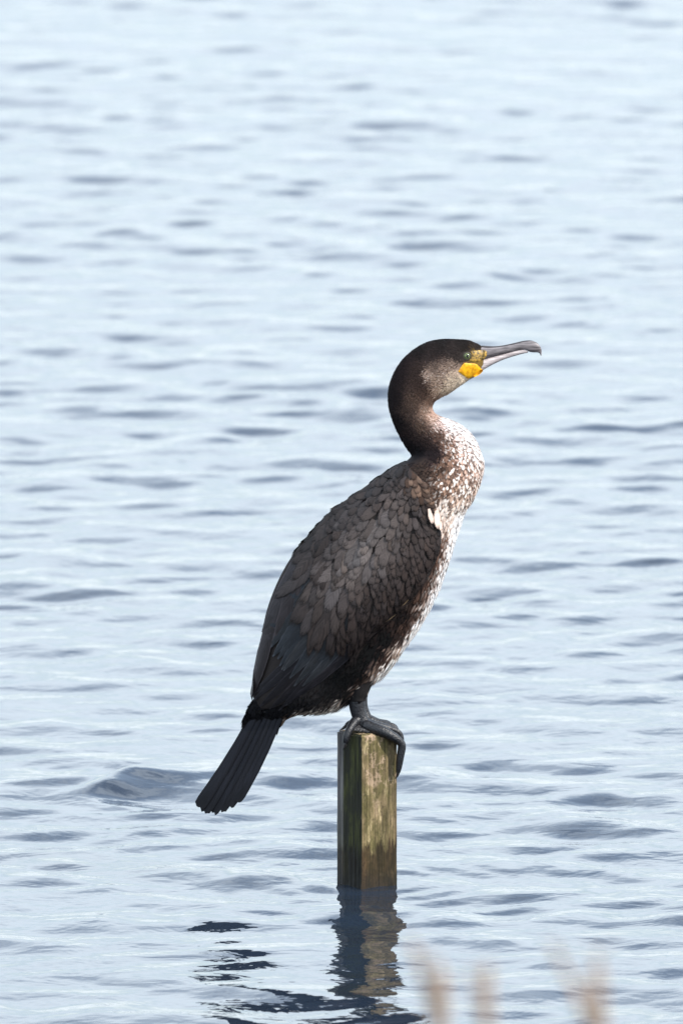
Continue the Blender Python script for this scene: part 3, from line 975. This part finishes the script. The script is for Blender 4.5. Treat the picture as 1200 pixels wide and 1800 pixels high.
# --- bare skin patches, draped on the head
def drape(name, poly, mat, lift, parent=bird, thick=1.0, rings=7, sides=(-1, 1)):
    poly = catmull(poly + [poly[0]], 5)[:-1]
    cx, cy = poly.mean(0)
    for sg in sides:
        V, F_ = [], []
        m = len(poly)
        for k in range(rings):
            f = 1 - k / rings
            for (x, y) in poly:
                X_, Y_ = cx + (x - cx) * f, cy + (y - cy) * f
                p, n = bsurf(X_, Y_)
                lf = lift * (0.0 if k == 0 else min(1.0, 0.55 + 0.15 * k)) - (0.6 if k == 0 else 0)
                q = p + n * (lf * S)
                V.append((q[0], q[1] * (-sg), q[2]))
        F_ = grid_faces(rings, m, True).tolist()
        F_.append(list(range((rings - 1) * m, rings * m)))
        mesh_obj(name, V, F_, mat, parent)
def skin_mat(name, a, b_, scale):
    m, nt, b = new_mat(name)
    N, L = nt.nodes, nt.links
    tc = N.new('ShaderNodeTexCoord')
    nz = N.new('ShaderNodeTexNoise'); nz.inputs['Scale'].default_value = scale; nz.inputs['Detail'].default_value = 4
    L.new(tc.outputs['Object'], nz.inputs['Vector'])
    r = N.new('ShaderNodeValToRGB')
    r.color_ramp.elements[0].position = 0.36; r.color_ramp.elements[0].color = (*a, 1)
    r.color_ramp.elements[1].position = 0.6; r.color_ramp.elements[1].color = (*b_, 1)
    L.new(nz.outputs['Fac'], r.inputs[0]); L.new(r.outputs[0], b.inputs['Base Color'])
    b.inputs['Roughness'].default_value = 0.5
    bp = N.new('ShaderNodeBump'); bp.inputs['Distance'].default_value = 0.001; bp.inputs['Strength'].default_value = 0.4
    L.new(nz.outputs['Fac'], bp.inputs['Height']); L.new(bp.outputs[0], b.inputs['Normal'])
    return m
drape('throat_skin', [(814, 634), (818, 634.5), (828, 636), (836, 637), (841, 641), (847, 648), (848, 651), (842, 657), (833, 661.5), (825, 665), (821, 665), (816, 661), (808, 654), (803.5, 650.5), (805, 648), (810, 640)], skin_mat('yellow_skin', srgb(205, 140, 8), srgb(240, 178, 10), 260), 1.4)
drape('lore_skin', [(827, 614.5), (840, 613.5), (853, 615), (855, 622), (850, 630), (840, 634.5), (830, 634.5), (823, 632), (828, 626)], skin_mat('olive_skin', srgb(48, 38, 22), srgb(168, 132, 52), 380), 1.2)
# --- eyes
M_IRIS = skin_mat('eye_green', srgb(62, 74, 48), srgb(110, 118, 74), 700)
M_IRIS.node_tree.nodes['Principled BSDF'].inputs['Roughness'].default_value = 0.12
M_PUPIL = simple('pupil', (0.004, 0.004, 0.004), 0.08)
M_RING = simple('eye_ring', srgb(58, 52, 40), 0.5)
def sphere(c, r, sy=1.0, n=14, m=20):
    V = []
    for i in range(1, n):
        a = math.pi * i / n
        for k in range(m):
            b_ = 2 * math.pi * k / m
            V.append((c[0] + r * math.sin(a) * math.cos(b_), c[1] + sy * r * math.cos(a), c[2] + r * math.sin(a) * math.sin(b_)))
    F_ = grid_faces(n - 1, m, True).tolist()
    V.append((c[0], c[1] + sy * r, c[2])); V.append((c[0], c[1] - sy * r, c[2]))
    for k in range(m):
        F_.append([(n - 1) * m, (k + 1) % m, k]); F_.append([(n - 1) * m + 1, (n - 2) * m + k, (n - 2) * m + (k + 1) % m])
    return np.array(V), F_
ep, en = bsurf(820, 623.5)
for sg in (-1, 1):
    c = np.array([ep[0], -ep[1] * -sg if False else sg * abs(ep[1]), ep[2]])
    V, F_ = sphere(c, 6.2 * S, 0.62)
    eye = mesh_obj('eye', V, F_, M_IRIS, bird)
    V, F_ = sphere(c + np.array([0.6 * S, sg * 2.35 * S, 0]), 3.3 * S, 0.52)
    mesh_obj('pupil', V, F_, M_PUPIL, eye)
    th = np.linspace(0, 2 * math.pi, 33)
    ringp = np.array([c + np.array([6.6 * S * math.cos(a), sg * 0.9 * S, 6.2 * S * math.sin(a)]) for a in th])
    V, F_ = tube(ringp, np.full(33, 1.25 * S), 8)
    mesh_obj('eyelid', V, F_, M_RING, eye)

# --- legs and feet
def leg_mat():
    m, nt, b = new_mat('scaly_black_skin')
    N, L = nt.nodes, nt.links
    tc = N.new('ShaderNodeTexCoord')
    vo = N.new('ShaderNodeTexVoronoi'); vo.inputs['Scale'].default_value = 420
    L.new(tc.outputs['Object'], vo.inputs['Vector'])
    r = N.new('ShaderNodeValToRGB')
    r.color_ramp.elements[0].color = (*srgb(31, 32, 36), 1); r.color_ramp.elements[1].color = (*srgb(15, 14, 17), 1)
    r.color_ramp.elements[1].position = 0.7
    L.new(vo.outputs['Distance'], r.inputs[0]); L.new(r.outputs[0], b.inputs['Base Color'])
    b.inputs['Roughness'].default_value = 0.45
    bp = N.new('ShaderNodeBump'); bp.inputs['Distance'].default_value = 0.0008; bp.inputs['Strength'].default_value = 0.6; bp.invert = True
    L.new(vo.outputs['Distance'], bp.inputs['Height']); L.new(bp.outputs[0], b.inputs['Normal'])
    return m
M_LEG = leg_mat()
M_CLAW = simple('claw_horn', srgb(38, 34, 34), 0.35)
def build_leg(ox, oy, d, near):
    def pth(rows, n=6):
        r = catmull(rows, n)
        return np.array([Bn(x + ox, y + oy, z + d) for x, y, z in r[:, :3]]), r[:, 3] * S
    # feathered thigh coming out of the flank
    P, R_ = pth([(632, 1160, 6 if near else -6, 30), (632, 1185, 3 if near else -3, 27), (630, 1206, 0, 20), (628, 1222, 0, 15.5), (628, 1230, 0, 14)])
    V, F_ = tube(P, R_, 24)
    mesh_obj('thigh', V, F_, M_BODY, bird, None, np.tile(srgb(30, 27, 27), (len(V), 1)))
    # shank, slim, with the ankle bulge, turning into the foot
    P, R_ = pth([(628, 1214, 0, 14), (627, 1232, 0, 14.5), (629, 1248, 0, 13.5), (634, 1262, 0, 13), (640, 1272, -1, 12.5), (647, 1279, -1, 10)])
    V, F_ = tube(P, R_, 20, 0.8)
    leg = mesh_obj('leg', V, F_, M_LEG, bird)
    bag_ = Bag()
    toes = []
    if near:
        toes.append([(640, 1272, -2, 12), (655, 1277, -8, 10.5), (672, 1282, -14, 9.5), (690, 1291, -16, 9), (702, 1300, -14, 8), (706, 1308, -12.5, 7.5), (703.5, 1326, -12, 6.2), (701, 1344, -11, 5), (699.5, 1354, -10, 4)])
        toes.append([(640, 1270, 0, 10), (660, 1274, 2, 8), (680, 1279, 6, 6.5), (695, 1284, 10, 6), (703, 1291, 12, 5), (705, 1304, 13, 4.5), (703, 1318, 13, 3.6)])
        toes.append([(640, 1270, 2, 10), (656, 1273, 10, 7.5), (672, 1276, 19, 6), (686, 1280, 28, 5), (694, 1286, 33, 4)])
        toes.append([(630, 1262, -2, 9), (622, 1268, -8, 8.5), (614, 1278, -20, 7.5), (609, 1290, -24, 6), (607, 1301, -24, 4.4)])
    else:
        toes.append([(640, 1270, -2, 10), (656, 1275, -4, 8), (674, 1278, -6, 6.5), (688, 1283, -6, 6), (693, 1296, -6, 4.5)])
        toes.append([(640, 1270, 0, 10), (656, 1274, 6, 7.5), (670, 1277, 12, 6), (680, 1280, 18, 5)])
        toes.append([(640, 1270, 0, 10), (650, 1274, 10, 7.5), (660, 1277, 20, 6), (666, 1280, 28, 5)])
        toes.append([(632, 1266, 0, 9), (622, 1272, 2, 7.5), (612, 1277, 4, 6), (604, 1282, 4, 4.5)])
    paths = []
    for tr in toes:
        P, R_ = pth(tr)
        # knuckle swellings
        R_ = R_ * (1 + 0.10 * np.sin(np.linspace(0, 3 * math.pi, len(R_))))
        V, F_ = tube(P, R_, 12)
        bag_.add(V, F_)
        paths.append(P)
    foot = bag_.build('foot', M_LEG, leg)
    # webs between neighbouring toes
    wb = Bag()
    for a, b_ in ((0, 1), (1, 2), (0, 3)):
        A, Bp = paths[a], paths[b_]
        n = 14
        ia = np.linspace(0, (0.72 if b_ != 3 else 0.28), n); ib = np.linspace(0, (0.8 if b_ != 3 else 0.5), n)
        fa = np.array([[np.interp(t, np.linspace(0, 1, len(A)), A[:, c]) for c in range(3)] for t in ia])
        fb = np.array([[np.interp(t, np.linspace(0, 1, len(Bp)), Bp[:, c]) for c in range(3)] for t in ib])
        cols = np.linspace(0, 1, 7)
        V = fa[:, None] * (1 - cols)[None, :, None] + fb[:, None] * cols[None, :, None]
        V[..., 2] += (1.2 * S * np.sin(cols * math.pi * 3) * 0.5)[None]
        V2 = V.copy(); V2[..., 2] -= 1.6 * S
        f = grid_faces(n, 7)
        wb.add(np.vstack([V.reshape(-1, 3), V2.reshape(-1, 3)]), f.tolist() + (f[:, ::-1] + n * 7).tolist())
    wb.build('web', M_LEG, leg)
    for P in paths:
        d_ = P[-1] - P[-2]; d_ /= np.linalg.norm(d_)
        cp = np.array([P[-1] - d_ * 2 * S, P[-1] + d_ * 3 * S, P[-1] + d_ * 7 * S + np.array([-1.0 * S, 0, -1 * S]), P[-1] + d_ * 11 * S + np.array([-3.0 * S, 0, -1.5 * S])])
        V, F_ = tube(cp, np.array([3.6, 3.0, 1.8, 0.4]) * S, 8)
        mesh_obj('claw', V, F_, M_CLAW, leg)
build_leg(0, 0, -14, True)
build_leg(4, -2, 22, False)

# small dark feathers on the thighs
tv = Bag()
for k in range(420):
    a = fr.random()
    y0 = 1150 + 66 * a
    rr = np.interp(y0, [1150, 1185, 1210, 1216], [30, 24, 16, 15])
    u = fr.uniform(-0.92, 0.92)
    x0 = 630 + u * rr
    dep = -(14 + 2) - rr * math.sqrt(1 - u * u) + 3 - np.interp(y0, [1150, 1215], [-4, 0])
    L = fr.uniform(12, 22); an = math.radians(93 + fr.normal(0, 6) + 16 * u)
    W_ = fr.uniform(4, 7)
    for sg in (-1, 1):
        V = []; UV = []
        for v, wv in ((0, .5), (.4, 1), (.8, .7), (1, .1)):
            for uu in (-1, 0, 1):
                V.append(Bn(x0 + L * v * math.cos(an) + uu * wv * W_ / 2, y0 + L * v * math.sin(an), sg * -(dep * 1.0 + 4 * v - (1 - uu * uu) * 0.8) if sg > 0 else dep + 4 * v - (1 - uu * uu) * 0.8))
                UV.append((.5 + .5 * uu, v))
        tv.add(np.array(V), grid_faces(4, 3), np.array(UV), tint((30, 27, 27) if fr.random() > 0.30 or y0 < 1203 else (170, 152, 134), 0.2))
t_o = tv.build('thigh_feathers', M_PLUME, bird)
t_o['kind'] = 'stuff'

# ------------------------------------------------------------------ dry reeds on the near bank side
def reed_mat():
    m, nt, b = new_mat('dry_reed')
    N, L = nt.nodes, nt.links
    tc = N.new('ShaderNodeTexCoord')
    mp = N.new('ShaderNodeMapping'); mp.inputs['Scale'].default_value = (1, 1, 0.08)
    nz = N.new('ShaderNodeTexNoise'); nz.inputs['Scale'].default_value = 300
    L.new(tc.outputs['Object'], mp.inputs[0]); L.new(mp.outputs[0], nz.inputs['Vector'])
    r = N.new('ShaderNodeValToRGB')
    r.color_ramp.elements[0].position = 0.35; r.color_ramp.elements[0].color = (*srgb(124, 106, 90), 1)
    r.color_ramp.elements[1].position = 0.65; r.color_ramp.elements[1].color = (*srgb(172, 150, 130), 1)
    L.new(nz.outputs['Fac'], r.inputs[0]); L.new(r.outputs[0], b.inputs['Base Color'])
    b.inputs['Roughness'].default_value = 0.8
    return m
M_REED = reed_mat()
def reed(pts, y, label, seed, plume_n, plume_len):
    """pts: photo pixels from the tip downwards; the stem then runs on down into the water"""
    r = random.Random(seed)
    P = [np.array(at_y(px, py, y)) for px, py in pts]
    last, prev = P[-1], P[-2]
    d = (last - prev) / np.linalg.norm(last - prev)
    foot = np.array([last[0] + d[0] * 0.12, y, -0.25])
    mid = (last + foot) / 2 + np.array([d[0] * 0.05, 0, 0])
    ctrl = [(*p, 0) for p in P] + [(*mid, 0), (*foot, 0)]
    path = catmull(ctrl, 8)[:, :3]
    o = empty('reed', (foot[0], y, 0.0))
    tag(o, label, 'reed', 'dry reeds in front of the post')
    n = len(path)
    V, F_ = tube(path, np.interp(np.linspace(0, 1, n), [0, .3, 1], [0.0012, 0.0030, 0.0046]), 8)
    mesh_obj('stem', V, F_, M_REED, o)
    # feathery seed head: many fine branches round the top of the stem
    pb = Bag()
    top = path[:int(8 * (len(P) - 1))]
    for k in range(plume_n):
        i = r.randrange(0, max(2, len(top) - 2))
        a = r.uniform(0, 2 * math.pi)
        L_ = plume_len * r.uniform(0.4, 1.0) * (0.45 + 0.55 * i / len(top))
        dirv = np.array([math.cos(a) * 0.33, math.sin(a) * 0.33, 1.0]) + (top[max(0, i - 1)] - top[i + 1]) * 8
        dirv /= np.linalg.norm(dirv)
        p0 = top[i]
        q = [p0, p0 + dirv * L_ * 0.5, p0 + dirv * L_ + np.array([math.cos(a) * 0.006, math.sin(a) * 0.006, -0.004])]
        V, F_ = tube(np.array(q), [0.0007, 0.0011, 0.0003], 4)
        pb.add(V, F_)
    pl = pb.build('seed_head', M_REED, o)
    # two dead leaves hanging off the stem
    for s_ in (-1, 1):
        i = int(n * r.uniform(0.82, 0.92))
        p0 = path[i]
        vv, ff = [], []
        for t in np.linspace(0, 1, 9):
            c_ = p0 + np.array([s_ * 0.14 * t, r.uniform(-0.004, 0.004), 0.15 * t - 0.22 * t * t])
            w_ = 0.006 * math.sin(math.pi * min(1, 0.12 + 0.88 * t)) + 0.0006
            vv += [c_ + np.array([0, -w_, 0.002]), c_ + np.array([0, 0, -0.001]), c_ + np.array([0, w_, 0.002])]
        mesh_obj('leaf', np.array(vv), grid_faces(9, 3), M_REED, o)
    return o
reed([(728, 1668), (742, 1705), (757, 1755), (770, 1815), (778, 1880)], -12.4, 'thickest dry tan reed rising in front of the post reflection', 1, 46, 0.035)
reed([(832, 1712), (842, 1750), (851, 1810), (858, 1890)], -12.8, 'short faint dry reed between the two taller reeds', 2, 9, 0.022)
reed([(972, 1662), (990, 1700), (1012, 1745), (1038, 1810), (1060, 1890)], -12.8, 'leaning dry reed standing alone over open water', 3, 26, 0.03)
